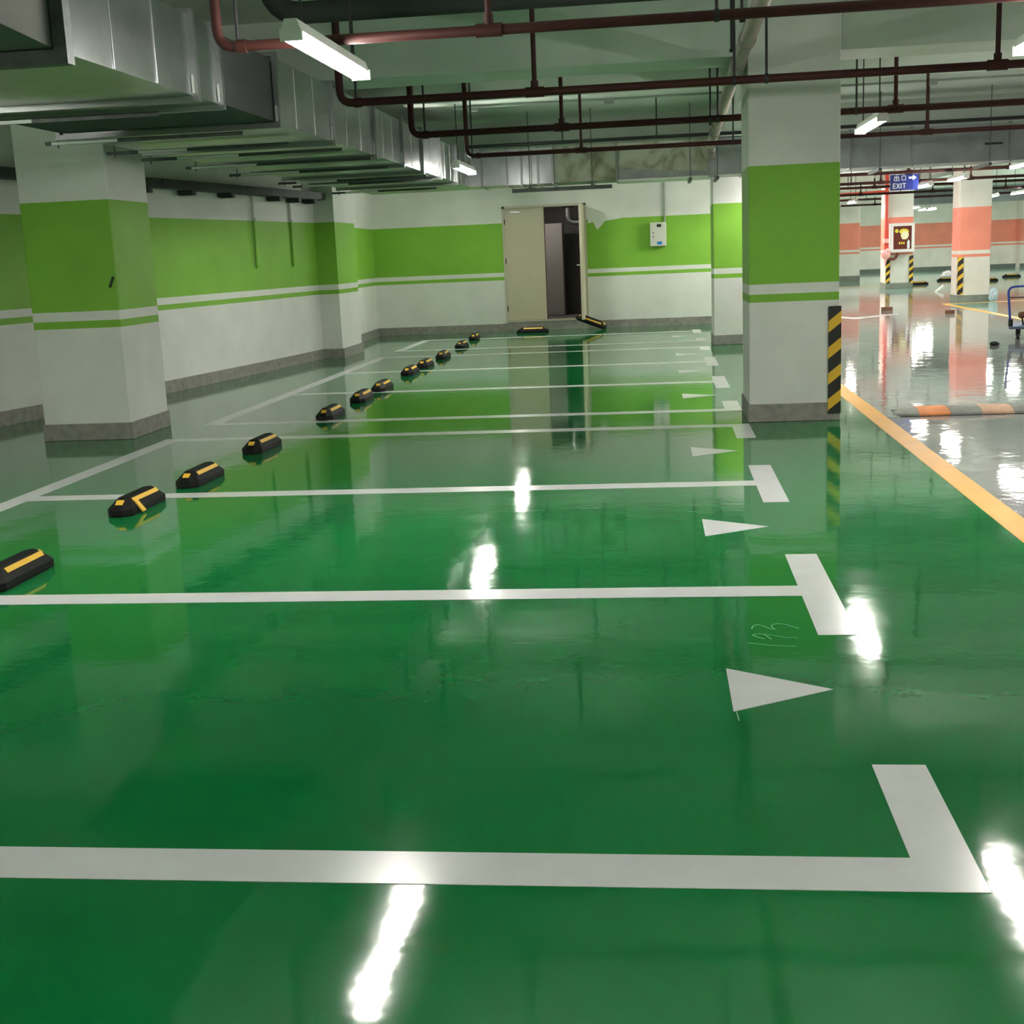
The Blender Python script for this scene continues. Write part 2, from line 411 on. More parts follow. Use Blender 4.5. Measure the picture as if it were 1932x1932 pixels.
for st in [[(.316, 4.621), (.32, 4.651), (.33, 4.67), (.343, 4.674), (.357, 4.662), (.372, 4.639), (.387, 4.617), (.401, 4.611)],
           [(.401, 4.611), (.393, 4.634), (.391, 4.659), (.401, 4.678), (.417, 4.685), (.433, 4.68), (.447, 4.672), (.463, 4.651), (.478, 4.634), (.488, 4.619)],
           [(.352, 4.496), (.335, 4.51), (.313, 4.541), (.322, 4.553), (.343, 4.56), (.362, 4.55), (.386, 4.537), (.412, 4.522), (.438, 4.507), (.472, 4.504)],
           [(.354, 4.55), (.364, 4.528), (.37, 4.509), (.377, 4.49)],
           [(.292, 4.446), (.323, 4.434), (.362, 4.42), (.402, 4.41), (.455, 4.404)],
           [(.209, 3.752), (.211, 3.70), (.2125, 3.672)],
           [(.271, 6.953), (.34, 6.905), (.407, 6.866)], [(.318, 7.10), (.39, 7.06), (.461, 7.039)], [(.361, 7.237), (.403, 7.138)], [(.135, 6.821), (.185, 6.788)]]:
    for a, b in zip(st, st[1:]):
        d = Vector((b[0] - a[0], b[1] - a[1])); n = Vector((-d.y, d.x)).normalized() * .0022
        ck.poly([(a[0] + n.x, a[1] + n.y), (a[0] - n.x, a[1] - n.y), (b[0] - n.x, b[1] - n.y), (b[0] + n.x, b[1] + n.y)], .0002, .0012)
ck.build('chalk_writing', 'chalk', floor, 'faint chalk numbers')

# ================================================================== PILLARS
def pillar(x0, x1, y0, y1, label, m='green_wall', sk='skirting', group=None, zs=.145):
    t = thing('pillar', label, 'pillar', ((x0 + x1) / 2, (y0 + y1) / 2, 0), group)
    B(x0, x1, y0, y1, 0, ZC).build('shaft', m, t, bevel=.012)
    B(x0 - .012, x1 + .012, y0 - .012, y1 + .012, 0, zs).build('skirting', sk, t, 'grey painted skirting', bevel=.006)
    return t
pr = pillar(.700, 1.400, 10.35, 11.15, 'white pillar with green band and one yellow-black corner guard')
pa = pillar(-5.285, -4.505, 10.36, 11.20, 'white and green pillar with small black tape mark, beside the air duct')
p2 = pillar(.770, 1.45, 18.80, 19.60, 'white and green pillar half hidden behind the corner-guarded pillar')
GS = mat('green grey pillar skirting', (.20, .22, .19), .75, noise=.15)
pm = pillar(6.43, 7.16, 37.9, 38.9, 'pink banded pillar carrying the hydrant cabinet', 'pink_wall', GS, zs=.17)
pq = pillar(6.40, 7.06, 28.8, 29.5, 'pink banded pillar with one corner guard, beyond the blue trolley', 'pink_wall', GS)
pp = pillar(6.25, 6.95, 46.3, 47.1, 'pink banded pillar without guards, just past the green pillar edge', 'pink_wall', GS, zs=.2)
def guard(x0, x1, y0, z0, z1, parent, side, t=.012, wx=.085, wy=.085):
    b = MB()
    if side > 0:
        b.box(x1 - wx, x1 + t, y0 - t, y0, z0, z1); b.box(x1, x1 + t, y0, y0 + wy, z0, z1)
    else:
        b.box(x0 - t, x0 + wx, y0 - t, y0, z0, z1); b.box(x0 - t, x0, y0, y0 + wy, z0, z1)
    b.build('corner_guard', 'hazard', parent, 'black guard with yellow diagonal stripes')
guard(.70, 1.40, 10.338, .06, .905, pr, 1, .014)
guard(6.43, 7.16, 37.888, .16, .93, pm, 1, wx=.1); guard(6.43, 7.16, 37.888, .16, .93, pm, -1, wx=.1)
guard(6.40, 7.06, 28.788, .16, .96, pq, -1, wx=.1)
b = MB().obox((-4.546, 10.352, 1.327), (.014, .014, .095), Matrix.Rotation(.42, 3, 'Y'))
b.build('tape_mark', 'black', pa, 'short black tape mark')

# ================================================================== LAMPS
def lamp(x, y, z, label, rot=0.0, L=1.28):
    t = thing('strip_lamp', label, 'lamp', (x, y, z), 'fluorescent strip lamps')
    def P(mb, name, m_, lab=None, par=None):
        o = mb.build(name, m_, None); o.parent = par or t
        if lab: o['label'] = lab
        return o
    bt = MB().polyY([(-.028, .075), (-.046, .024), (-.042, .018), (.042, .018), (.046, .024), (.028, .075)], -L / 2, L / 2)
    P(bt, 'batten', 'batten')
    for s in (-1, 1):
        P(MB().tube([(s * .034, -L / 2 + .03, 0), (s * .034, L / 2 - .03, 0)], .0145, 12), 'tube', 'tube', 'glowing white tube')
        P(MB().box(-.05, .05, s * L / 2 - .010, s * L / 2 + .010, -.018, .032), 'lamp_holder', 'batten')
        P(MB().tube([(0, s * L * .36, .07), (0, s * L * .36, ZC - z)], .006, 8), 'hanger_rod', 'rod', 'dark hanger rod')
    t.rotation_euler = (0, 0, rot)
    return t
lamp(-1.585, 6.42, 2.385, 'twin tube lamp beside the big air duct and sprinkler elbow', 0.0, 1.35)
lamp(-2.235, 15.15, 2.40, 'lit strip lamp in front of the duct corner near the door')
lamp(1.955, 12.45, 2.425, 'lit strip lamp hanging just beside the green corner-guarded pillar')
lamp(1.98, 6.9, 2.365, 'lit strip lamp above the lane line, outside the picture')
lamp(5.33, 24.2, 2.40, 'lit strip lamp before the pink pillar with one guard')
lamp(5.36, 27.3, 2.42, 'lit strip lamp beside the blue exit sign')
lamp(5.15, 35.6, 2.40, 'lit strip lamp beside the green pillar edge, before far pink pillar')
lamp(5.05, 38.2, 2.38, 'lit strip lamp behind the one beside the green pillar edge')
lamp(9.0, 36.8, 2.42, 'lit strip lamp over the far bays, first of the pair beyond the trolley')
lamp(9.25, 35.0, 2.42, 'lit strip lamp over the far bays, second of the pair beyond the trolley')
lamp(8.62, 45.2, 2.40, 'small far strip lamp beside the hydrant pillar')
lamp(9.6, 49.0, 2.40, 'small far strip lamp between the two pink pillars')
lamp(-2.62, 25.4, 2.5, 'short lamp inside the store room behind the closed door leaf', 0, .36)
lamp(10.2, 50.5, 2.42, 'tiny far strip lamp close to the pink end wall')
lamp(-2.45, 21.7, 2.68, 'strip lamp hidden behind the cross duct, mirrored in the glossy floor')
lamp(-4.85, 4.6, 2.36, 'strip lamp beside the air duct, outside the picture', PI / 2)
lamp(5.45, 20.4, 2.40, 'lit strip lamp cut by the frame above the blue trolley')
for x, y in ((1.96, 18.2), (1.96, 22.9), (3.6, 29.3), (4.4, 38.5), (5.0, 47.0), (8.2, 15.0), (8.4, 24.3), (12.5, 38.0), (16.0, 50.0), (4.4, 53.0), (7.4, 52.5), (9.8, 52.0), (12.4, 52.2), (15.4, 52.4), (-1.6, -1.8), (1.98, -.2), (5.4, 4.0), (5.4, 11.5), (9.5, 20.5), (10.5, 27.5), (14.0, 33.0), (14.0, 44.0), (4.4, 47.0), (-4.4, -3.0)):  # unseen lamps; most are added to brighten the lane and far wall
    lamp(x, y, 2.22 if y in (18.2, 22.9) else 2.72 if y > 51.9 else 2.36, 'unseen strip lamp giving fill light')

# ================================================================== AIR DUCTS
XD0, XD1, ZD0, ZD1 = -4.10, -2.56, 2.35, 2.78
duct = thing('air_duct', 'large galvanised air duct running along the bays toward the door', 'air duct', (-3.33, 11, ZD0))
ys = [5.57, 7.18, 7.60, 8.75, 10.26, 11.79, 13.07, 14.18, 15.33, 16.6, 17.9]
for i, (a, b) in enumerate(zip(ys, ys[1:])):
    soft = i == 2
    d = MB()
    ins = .012 if soft else 0
    d.box(XD0 + ins, XD1 - ins, a + .02, b - .02, ZD0 + ins, ZD1 - ins)
    if not soft:                                     # stiffening beads pressed into the sheet
        n = max(1, int((b - a) / .42)); st = (b - a) / n
        for k in range(1, n):
            y = a + k * st
            d.tube([(XD1, y, ZD0 + .004), (XD1, y, ZD1 - .01)], .006, 8)
    d.build('flexible_joint' if soft else 'duct_section', 'canvas' if soft else 'galv', duct, 'dark canvas flexible joint' if soft else None)
def frame_ring(x0, x1, z0, z1, y0, y1, t=.032):
    return MB().box(x0 - t, x1 + t, y0, y1, z0 - t, z0).box(x0 - t, x1 + t, y0, y1, z1, z1 + t).box(x0 - t, x0, y0, y1, z0, z1).box(x1, x1 + t, y0, y1, z0, z1)
for y in ys[:-1]:
    frame_ring(XD0, XD1, ZD0, ZD1, y - .02, y + .02).build('flange', 'flange', duct)
    for s in (-1, 1):
        B(XD1 + .004, XD1 + .016, y + s * .03 - .006, y + s * .03 + .006, ZD0 + .01, ZD0 + .11).build('flange_clip', 'bright_angle', duct, 'bright flange clip')
# tapering first length, climbing toward the camera
tp = MB().loft([[(XD0, 5.55, ZD0), (XD1, 5.55, ZD0), (XD1, 5.55, ZD1), (XD0, 5.55, ZD1)], [(XD0, 4.2, 2.52), (-2.72, 4.2, 2.52), (-2.72, 4.2, 3.0), (XD0, 4.2, 3.0)], [(XD0, 2.5, 2.52), (-2.72, 2.5, 2.52), (-2.72, 2.5, 3.0), (XD0, 2.5, 3.0)]])
tp.build('tapered_section', 'matte', duct, 'weathered grey end section')
frame_ring(XD0, XD1, ZD0, ZD1, 5.48, 5.55, .06).build('end_flange', 'angle', duct, 'thick dark flange')
for y in [7.46, 8.78, 9.73, 10.44, 11.5, 12.66, 14.3, 15.0, 16.8]:
    h = MB(); x0, x1 = XD0 - .10 - .1 * random.random(), XD1 + (.03 if random.random() > .5 else -.5 * random.random())
    h.box(x0, x1, y, y + .004, ZD0 - .062, ZD0 - .036); h.box(x0, x1, y, y + .035, ZD0 - .040, ZD0 - .036)
    for x in (XD0 - .05,): h.tube([(x, y + .02, ZD0 - .08), (x, y + .02, ZC)], .005, 6)
    hb = h.build('trapeze_hanger', 'angle', duct, 'dark steel hanger bar')
    xa = XD0 - .1 + random.random() * .3
    B(xa, xa + .35 + .3 * random.random(), y - .002, y, ZD0 - .060, ZD0 - .040).build('bright_packing', 'batten', hb, 'bright metal packing piece')

YD0, YD1 = 17.9, 18.62
cross = thing('air_duct', 'galvanised air duct crossing above the door wall and the lane', 'air duct', (1, YD0, ZD0))
xs = [-4.10, -2.40, -2.05, -1.85, -1.62, -1.42, -.55, .70, 1.15, 2.55, 3.35, 4.6, 5.85, 7.1, 8.6, 10.1, 11.6]
for i, (a, b) in enumerate(zip(xs, xs[1:])):
    st = 5 <= i <= 6
    B(a + .006, b - .006, YD0 + (.03 if st else 0), YD1, ZD0, 2.83).build('duct_section', 'stained' if st else ('galv' if i < 5 else 'galv_dull'), cross, 'duct section with brown stained wrapping' if st else None)
    if i: B(a - .014, a + .014, YD0 - .018, YD1 + .01, ZD0 - .018, 2.845).build('seam_flange', 'flange', cross)
MB().polyY([(-.54, ZD0 + .01), (.69, ZD0 + .01), (.69, ZD0 + .05), (-.40, ZD0 + .135), (-.54, ZD0 + .16)], YD0 + .012, YD0 + .032).build('shade_wedge', 'galv_dull', cross, 'dark wedge standing in for shade and reflection on the duct')  # thin dark prism stands in for shadow and reflection on the duct sheet
B(-.54, .69, YD0 - .01, YD1, ZD0 - .022, ZD0).build('edge_trim', 'batten', cross, 'pale bottom edge trim')
for x in (-1.75, -.9, .42, .78, 2.9, 4.3, 5.7, 7.2, 8.7):
    h = MB().box(x, x + .04, YD0 - .12, YD1 + .05, ZD0 - .06, ZD0 - .022)
    h.tube([(x + .02, YD0 - .09, ZD0 - .07), (x + .02, YD0 - .09, ZC)], .006, 6)
    h.build('trapeze_hanger', 'angle', cross, 'dark steel hanger bar')
B(-2.0, -.62, YD0 + .1, YD0 + .16, ZD0 - .10, ZD0 - .05).build('support_channel', 'angle', cross, 'dark support channel')
B(4.27, 4.50, YD0 - .004, YD0 + .001, 2.560, 2.585).build('paint_dash', 'black', cross, 'dark painted dash')
sc_ = MB()
for k in range(9):
    x = 3.82 + k * .037
    sc_.obox((x, YD0 - .002, 2.575 + .012 * math.sin(k * 2.1)), (.008, .003, .06 + .02 * math.sin(k * 1.3)), Matrix.Rotation(.5 * math.sin(k * 1.7), 3, 'Y'))
sc_.build('faint_scribble', mat('pencil', (.22, .22, .22), .7), cross, 'faint scribbled writing')
d2 = thing('air_duct', 'dark duct beyond the hydrant pillar over the far bays', 'air duct', (12, 42, 2.4))
for a in (7.5, 9.5, 11.5, 13.5): B(a, a + 1.98, 42, 42.8, 2.42, 2.9).build('duct_section', 'galv_dull', d2)
for a in (9.49, 11.49, 13.49): B(a - .02, a + .02, 41.97, 42.83, 2.39, 2.93).build('seam_flange', 'flange', d2)

# ================================================================== PIPES
def rod(t, x, y, z0, z1, r=.009): MB().tube([(x, y, z0), (x, y, z1)], r, 8).build('hanger_rod', 'rod', t, 'dark hanger rod')
def sprinkler(y, z, r, x0, x1, label, tees, rods, ztop=3.12, down=None):
    t = thing('sprinkler_pipe', label, 'pipe', ((x0 + x1) / 2, y, z), 'sprinkler branch pipes')
    pts = [(x0, y, ZC), (x0, y, z), (x1, y, z)]
    MB().tube(pts, r, 14, fillet=.09).build('pipe_run', 'red_pipe', t)
    MB().tube([(x0 + .10, y, z), (x0 + .15, y, z)], r * 1.25, 14).build('elbow_collar', 'red_pipe', t)
    for x in tees:
        MB().tube([(x, y, z), (x, y, ztop)], r * .62, 12).build('riser', 'red_pipe', t)
        tb = MB().tube([(x - .065, y, z), (x + .065, y, z)], r * 1.28, 14); tb.tube([(x, y, z), (x, y, z + .075)], r * .95, 12)
        tb.build('tee_fitting', 'red_pipe', t)
        hd = MB().tube([(x, y, ztop), (x, y, ztop + .03), (x, y, ztop + .05)], [.012, .008, .008], 8); hd.tube([(x, y, ztop + .05), (x, y, ztop + .053)], .016, 10)
        hd.build('sprinkler_head', 'steel', t, 'small metal sprinkler head')
    for x in rods:
        rod(t, x, y, z, ZC)
        MB().tube([(x - .012, y, z), (x + .012, y, z)], r * 1.2, 14).build('pipe_clip', 'rod', t, 'dark pipe clip')
    return t
sprinkler(6.60, 2.50, .026, -2.205, 13, 'red sprinkler pipe passing next to the black insulated pipe', (-.815, 2.25, 5.3), (-2.10, .30, 3.8), 3.2)
sprinkler(9.15, 2.50, .0275, -2.205, 14, 'red sprinkler pipe running across the face of the corner-guarded pillar', (-.83, 2.25, 5.3), (-2.09, .53, .745, 3.8), 3.2)
sprinkler(11.74, 2.50, .029, -2.19, 15, 'red sprinkler pipe running just behind the corner-guarded pillar', (-.835, 2.05, 5.2), (-2.07, .47, .535, 1.72, 4.4), 3.1)
sprinkler(14.45, 2.50, .025, -2.09, 16, 'lowest red sprinkler pipe seen against the galvanised cross duct', (-.825, 2.85, 5.8), (-2.03, .82, 1.66, 4.6), 3.1)
t = thing('conduit_run', 'thin dark pipe just above the lowest sprinkler pipe', 'conduit', (4, 16.9, 2.80))
MB().tube([(-2.45, 16.9, 2.80), (12, 16.9, 2.80)], .022, 10).build('pipe_run', 'rod', t)
for x in (-1.2, 0.0, 3.35, 5.6): rod(t, x, 16.9, 2.80, ZC)
for i, (y, x0) in enumerate(((21.8, 2.9), (24.9, 3.0), (27.9, 3.0), (31.2, 3.4), (34.6, 3.6), (40.2, 3.6), (44.8, 3.8))):
    sprinkler(y, 2.56 + .04 * (i % 2), .03, x0, 18, 'red sprinkler pipe over the grey lane, %s past the cross duct' % ('first second third fourth fifth sixth seventh'.split()[i]), (x0 + 1.6, x0 + 3.4, x0 + 5.2, x0 + 8), (x0 + 1.0, x0 + 2.6, x0 + 6), 2.8)

t = thing('drain_pipe', 'pinkish white drain pipe running alongside the corner-guarded pillar', 'pipe', (.61, 11, 2.7))
MB().tube([(.60, 2.0, 2.80), (.605, 7.8, 2.75), (.615, 10.5, 2.735), (.615, 15.4, 2.55)], .052, 16).build('pipe_run', 'pvc', t)
for y, z in ((9.05, 2.743), (10.1, 2.737), (13.6, 2.618), (14.2, 2.595)):
    MB().tube([(.612, y - .05, z + .002), (.612, y + .05, z - .002)], .060, 16).build('pipe_joint', 'pvc', t)
MB().tube([(.615, 15.38, 2.55), (.615, 15.5, 2.53), (.615, 15.56, 2.44)], .057, 16, fillet=.05).build('pipe_elbow', 'pvc', t)
for y, z in ((8.7, 2.80), (9.9, 2.79), (13.9, 2.64)):
    B(.54, .69, y - .02, y + .02, z, z + .02).build('bracket', 'rod', t, 'dark pipe bracket')
    rod(t, .555, y, z, ZC)
t = thing('insulated_pipe', 'fat black insulated pipe crossing the ceiling above the lamp', 'pipe', (0, 8.25, 2.95))
MB().tube([(-2.45, 8.25, 3.29), (-2.36, 8.25, 2.95), (12, 8.25, 2.95)], .068, 18, fillet=.22).build('pipe_run', 'black_pipe', t)
for x in (-1.92, -1.78, .3, 3): rod(t, x, 8.25, 3.0, ZC)
t = thing('conduit_run', 'thin pale conduit with junction boxes under the ceiling beam', 'conduit', (0, 14.9, 3.06))
MB().tube([(-2.3, 14.9, 3.07), (14, 14.9, 3.07)], .013, 10).build('conduit', 'conduit', t)
for x in (-2.06, -.52, 2.98, 5.8): B(x - .055, x + .055, 14.86, 14.94, 3.02, 3.085).build('junction_box', 'conduit', t, bevel=.008)

# cable tray on the curved wall and the two drops from it
t = thing('cable_tray', 'dark cable tray fixed high along the curved bay wall', 'cable tray', (-5.5, 15, 2.35))
tr = MB(); q = [(-6.9, 8.8), (-6.26, 11.8), (-5.73, 14.26), (-5.30, 17.0), (-5.06, 18.85)]
for a, b in zip(q, q[1:]):
    d = Vector((b[0] - a[0], b[1] - a[1], 0)).normalized(); n = Vector((d.y, -d.x, 0))
    tr.poly([(a[0] + n.x * .03, a[1] + n.y * .03), (a[0] + n.x * .20, a[1] + n.y * .20), (b[0] + n.x * .20, b[1] + n.y * .20), (b[0] + n.x * .03, b[1] + n.y * .03)], 2.32, 2.42)
tr.build('tray', 'tray', t)
for s in (.25, .9, 1.25, 1.6, 2.15, 2.5, 2.8):
    k = int(s); a, b = Vector((*q[min(k + 1, 3)], 0)), Vector((*q[min(k + 1, 3) + 1], 0)); p = a.lerp(b, s - k if k < 3 else 1)
    B(p.x + .03, p.x + .19, p.y - .06, p.y + .06, 2.26, 2.33).build('tray_bracket', 'tray', t)
    B(p.x - .02, p.x + .06, p.y - .03, p.y + .03, 2.27, 2.33).build('wall_arm', 'tray', t)
for (x, y, lab) in ((-5.245, 16.75, 'thin conduit dropping down the green wall, nearer the duct bend'), (-4.985, 18.5, 'thin conduit dropping down the green wall, close to the pilaster')):
    if lab.startswith('thin conduit dropping down the green wall, nearer'): x, y = -5.31, 16.75; lab = 'thin conduit dropping from tray halfway along the curved green wall'
    else: x, y = -5.155, 17.95; lab = 'thin conduit dropping from tray close to the wall pilaster'
    t = thing('wall_conduit', lab, 'conduit', (x, y, 1.38))
    MB().tube([(x, y, 1.38), (x, y, 2.33)], .017, 10).build('conduit', 'green_wall', t)
    MB().box(x - .03, x + .03, y - .012, y + .012, 2.0, 2.03).build('saddle_clip', 'green_wall', t)

# electrical box on the back wall
t = thing('control_box', 'cream control box with blue sticker beside the half open door', 'electrical box', (0, YB, 1.65))
B(-.155, .140, YB - .16, YB, 1.455, 1.885).build('enclosure', 'box_cream', t, bevel=.008)
B(-.145, .130, YB - .168, YB - .16, 1.465, 1.875).build('lid', 'box_cream', t)
B(-.03, .06, YB - .171, YB - .167, 1.485, 1.54).build('sticker', 'blue_label', t, 'blue sticker')
B(-.03, .05, YB - .171, YB - .167, 1.80, 1.85).build('plate', 'black', t, 'small black plate')
for z in (1.63, 1.70): MB().tube([(-.095, YB - .167, z), (-.095, YB - .174, z)], .012, 10).build('lock', 'rod', t, 'small dark lock')
MB().tube([(.115, YB - .03, 1.88), (.115, YB - .03, 2.9)], .016, 10).build('conduit', 'conduit', t, 'thin grey conduit')

# ================================================================== SIGN, HYDRANT
t = thing('exit_sign', 'blue hanging EXIT sign with white arrow', 'sign', (4.9, 27, 2.37))
B(4.635, 5.185, 27, 27.04, 2.355, 2.66).build('panel', 'sign_blue', t, bevel=.004)
ty = 26.996
ex = MB()
def seg(x0, z0, x1, z1, wd=.017):
    a = math.atan2(z1 - z0, x1 - x0); ex.obox(((x0 + x1) / 2, ty, (z0 + z1) / 2), (math.hypot(x1 - x0, z1 - z0) + wd * .6, .006, wd), Matrix.Rotation(-a, 3, 'Y'))
z0, z1 = 2.395, 2.482
for s in ((4.69, z0, 4.69, z1), (4.69, z0, 4.735, z0), (4.69, (z0 + z1) / 2, 4.73, (z0 + z1) / 2), (4.69, z1, 4.735, z1), (4.76, z0, 4.815, z1), (4.76, z1, 4.815, z0), (4.845, z0, 4.845, z1), (4.875, z1, 4.935, z1), (4.905, z0, 4.905, z1)): seg(*s)
ex.build('lettering', 'sign_white', t, 'white letters')
ex = MB()
for s in ((4.71, 2.545, 4.80, 2.545), (4.71, 2.545, 4.71, 2.59), (4.80, 2.545, 4.80, 2.59), (4.755, 2.545, 4.755, 2.64), (4.72, 2.60, 4.72, 2.63), (4.79, 2.60, 4.79, 2.63), (4.72, 2.60, 4.79, 2.60),
          (4.86, 2.55, 4.93, 2.55), (4.86, 2.55, 4.86, 2.63), (4.93, 2.55, 4.93, 2.63), (4.86, 2.63, 4.93, 2.63)): seg(*s, wd=.013)
ex.build('characters', 'sign_white', t, 'white characters')
MB().polyY([(4.99, 2.57), (5.07, 2.57), (5.07, 2.535), (5.145, 2.59), (5.07, 2.645), (5.07, 2.61), (4.99, 2.61)], 26.993, 26.999).build('arrow', 'sign_white', t, 'white arrow')
for x in (4.72, 5.10): MB().tube([(x, 27.02, 2.66), (x, 27.02, ZC)], .006, 8).build('hanger_rod', 'rod', t)

t = thing('hydrant_cabinet', 'white framed fire hydrant cabinet with maroon front', 'fire cabinet', (6.82, 37.7, 1.0))
yc = 37.66
B(6.49, 7.15, yc, 37.885, 1.03, 1.83).build('body', 'frame_white', t, bevel=.01)
fr = MB().box(6.49, 7.15, yc - .02, yc, 1.03, 1.11).box(6.49, 7.15, yc - .02, yc, 1.75, 1.83).box(6.49, 6.57, yc - .02, yc, 1.11, 1.75).box(7.07, 7.15, yc - .02, yc, 1.11, 1.75)
fr.build('frame', 'frame_white', t)
pn = B(6.57, 7.07, yc - .01, yc, 1.11, 1.75).build('front_panel', 'maroon', t, 'maroon front panel')
def blob(c, rx, rz, n=14, wob=.15, seed=1):
    rnd = random.Random(seed)
    return [(c[0] + rx * (1 + wob * (rnd.random() - .5)) * math.cos(2 * PI * k / n), c[1] + rz * (1 + wob * (rnd.random() - .5)) * math.sin(2 * PI * k / n)) for k in range(n)]
MB().polyY(blob((6.86, 1.60), .13, .075, seed=2), yc - .016, yc - .01).polyY(blob((6.66, 1.62), .05, .055, seed=4), yc - .016, yc - .01).build('yellow_print', 'lemon', pn, 'yellow printed shape')
MB().polyY(blob((6.88, 1.49), .11, .12, seed=5), yc - .018, yc - .011).build('cream_print', 'cream', pn, 'cream printed shape')
MB().polyY([(6.95, 1.12), (7.02, 1.12), (7.02, 1.32), (6.98, 1.38), (6.95, 1.3)], yc - .016, yc - .01).build('white_print', 'sign_white', pn, 'white printed shape')
MB().box(6.72, 6.76, yc - .016, yc - .01, 1.25, 1.31).box(6.78, 6.82, yc - .016, yc - .01, 1.25, 1.31).box(6.84, 6.88, yc - .016, yc - .01, 1.25, 1.31).build('printed_lettering', 'lemon', pn, 'small yellow lettering')
t = thing('fire_pipe', 'bright red riser pipe down the hydrant pillar', 'pipe', (6.34, 37.75, 1.0))
MB().tube([(6.38, 37.7, ZC), (6.38, 37.7, .95)], .055, 14).build('riser', 'fire_red', t)
MB().tube([(3.6, 37.55, 2.64), (6.38, 37.55, 2.70), (6.38, 37.7, 2.70)], .05, 12, fillet=.05).build('branch', 'fire_red', t)
MB().tube([(6.38, 37.7, .98), (6.38, 37.66, .86), (6.62, 37.66, .84), (6.70, 37.66, 1.0)], .045, 12, fillet=.08).build('elbow', 'maroon', t, 'dark red outlet elbow')
v = MB().ball((6.36, 37.62, .98), .13, sq=(1, .7, 1.1)); v.ball((6.41, 37.60, 1.08), .07); v.tube([(6.36, 37.62, 1.3), (6.36, 37.62, 1.42)], .09, 12)
v.tube([(6.36, 37.60, .98), (6.34, 37.60, .66)], [.07, .01], 10)
v.build('wrapped_valve', 'film', t, 'valve wrapped in pink plastic film')

# ================================================================== WHEEL STOPS
def octo(hw, hl, c, z): return [(-hw + c, -hl, z), (hw - c, -hl, z), (hw, -hl + c * 1.3, z), (hw, hl - c * 1.3, z), (hw - c, hl, z), (-hw + c, hl, z), (-hw, hl - c * 1.3, z), (-hw, -hl + c * 1.3, z)]
def on_slope(y0, y1, t0, t1, e=.0022, sx=1):
    # strip lying on the long sloping face between (.080,.04) and (.034,.098)
    def P(y, t): return (sx * (.080 - .046 * t + e), y, .040 + .058 * t + e)
    def Q(y, t): return (sx * (.080 - .046 * t - .002), y, .040 + .058 * t - .002)
    vs = [P(y0, t0), P(y1, t0), P(y1, t1), P(y0, t1), Q(y0, t0), Q(y1, t0), Q(y1, t1), Q(y0, t1)]
    return vs, [(0, 1, 2, 3), (7, 6, 5, 4), (0, 4, 5, 1), (1, 5, 6, 2), (2, 6, 7, 3), (3, 7, 4, 0)]
def make_stop(peeled=False):
    t = thing('wheel_stop', '', 'wheel stop', (0, 0, 0), 'rubber wheel stops in the green bays')
    MB().loft([octo(.078, .292, .046, 0), octo(.080, .295, .046, .012), octo(.080, .295, .046, .04), octo(.036, .205, .022, .096), octo(.030, .195, .02, .100)]).build('body', 'rubber', t)
    mb = MB()
    for s in (1, -1):
        v, f_ = on_slope(-.165, .19, .50, .86, sx=s); mb.add(v, f_)
        mb.build('reflective_strip', 'yellow_tape', t, 'yellow reflective strip'); mb = MB()
    for s in (-1, 1):
        def E_(x, q, e): return (x, s * (.295 - .090 * q + e), .04 + .056 * q + e)
        vs = [E_(-.022, .45, .003), E_(.022, .45, .003), E_(.022, .85, .003), E_(-.022, .85, .003), E_(-.022, .45, -.002), E_(.022, .45, -.002), E_(.022, .85, -.002), E_(-.022, .85, -.002)]
        MB().add(vs, [(0, 1, 2, 3), (7, 6, 5, 4), (0, 4, 5, 1), (1, 5, 6, 2), (2, 6, 7, 3), (3, 7, 4, 0)]).build('end_patch', 'yellow_tape', t, 'small yellow end patch')
    if peeled:
        v, f_ = on_slope(-.165, -.125, -.55, .55, e=.006); MB().add(v, f_).build('peeled_strip', 'yellow_tape', t, 'peeled yellow strip end')
    return t
proto = make_stop()
ordn = 'first second third fourth fifth sixth seventh eighth ninth tenth eleventh twelfth'.split()
stops = [(-2.77, 5.54, .0), (-2.875, 7.25, -.02), (-2.81, 8.16, -.02), (-2.825, 9.58, -.03), (-2.78, 11.54, 0), (-2.795, 12.90, .02), (-2.80, 13.92, .02), (-2.84, 15.75, .02), (-2.83, 16.75, 0), (-2.83, 18.2, .03), (-2.87, 20.25, .0), (-2.93, 22.1, .05)]
for i, (x, y, a) in enumerate(stops):
    o = proto if i == 0 else (make_stop(True) if i == 1 else copy_tree(proto))
    o.location = (x - .29, y, .0); o.rotation_euler = (0, 0, a)
    o['label'] = ('black wheel stop whose yellow strip is peeling off, second in the bay row' if i == 1 else
                  'black wheel stop with yellow strip, %s in the bay row counted from the camera' % ordn[i])
def stop_at(loc, rot, label):
    o = copy_tree(proto); o.location = loc; o.rotation_euler = rot; o['label'] = label; o['group'] = 'loose and far wheel stops'
    return o
stop_at((-2.33, 23.45, .0), (0, 0, -PI / 2 + .02), 'loose black wheel stop lying flat below the closed door leaf')
o = stop_at((-1.27, 23.75, .115), (0, 0, 0), 'loose black wheel stop leaning against the doorway threshold')
o.rotation_euler = (Matrix.Rotation(-.1, 3, 'Z') @ Matrix.Rotation(-PI / 2, 3, 'Z') @ Matrix.Rotation(-.36, 3, 'X') @ Matrix.Rotation(.35, 3, 'Y')).to_euler()
stop_at((7.85, 40.6, 0), (0, 0, -PI / 2), 'black wheel stop standing beside the hydrant pillar base')
stop_at((9.25, 43.3, 0), (0, 0, -PI / 2), 'black wheel stop on the pale floor between the two pink pillars')
stop_at((10.10, 41.4, 0), (0, 0, -PI / 2), 'black wheel stop on the pale floor above the trolley handle')
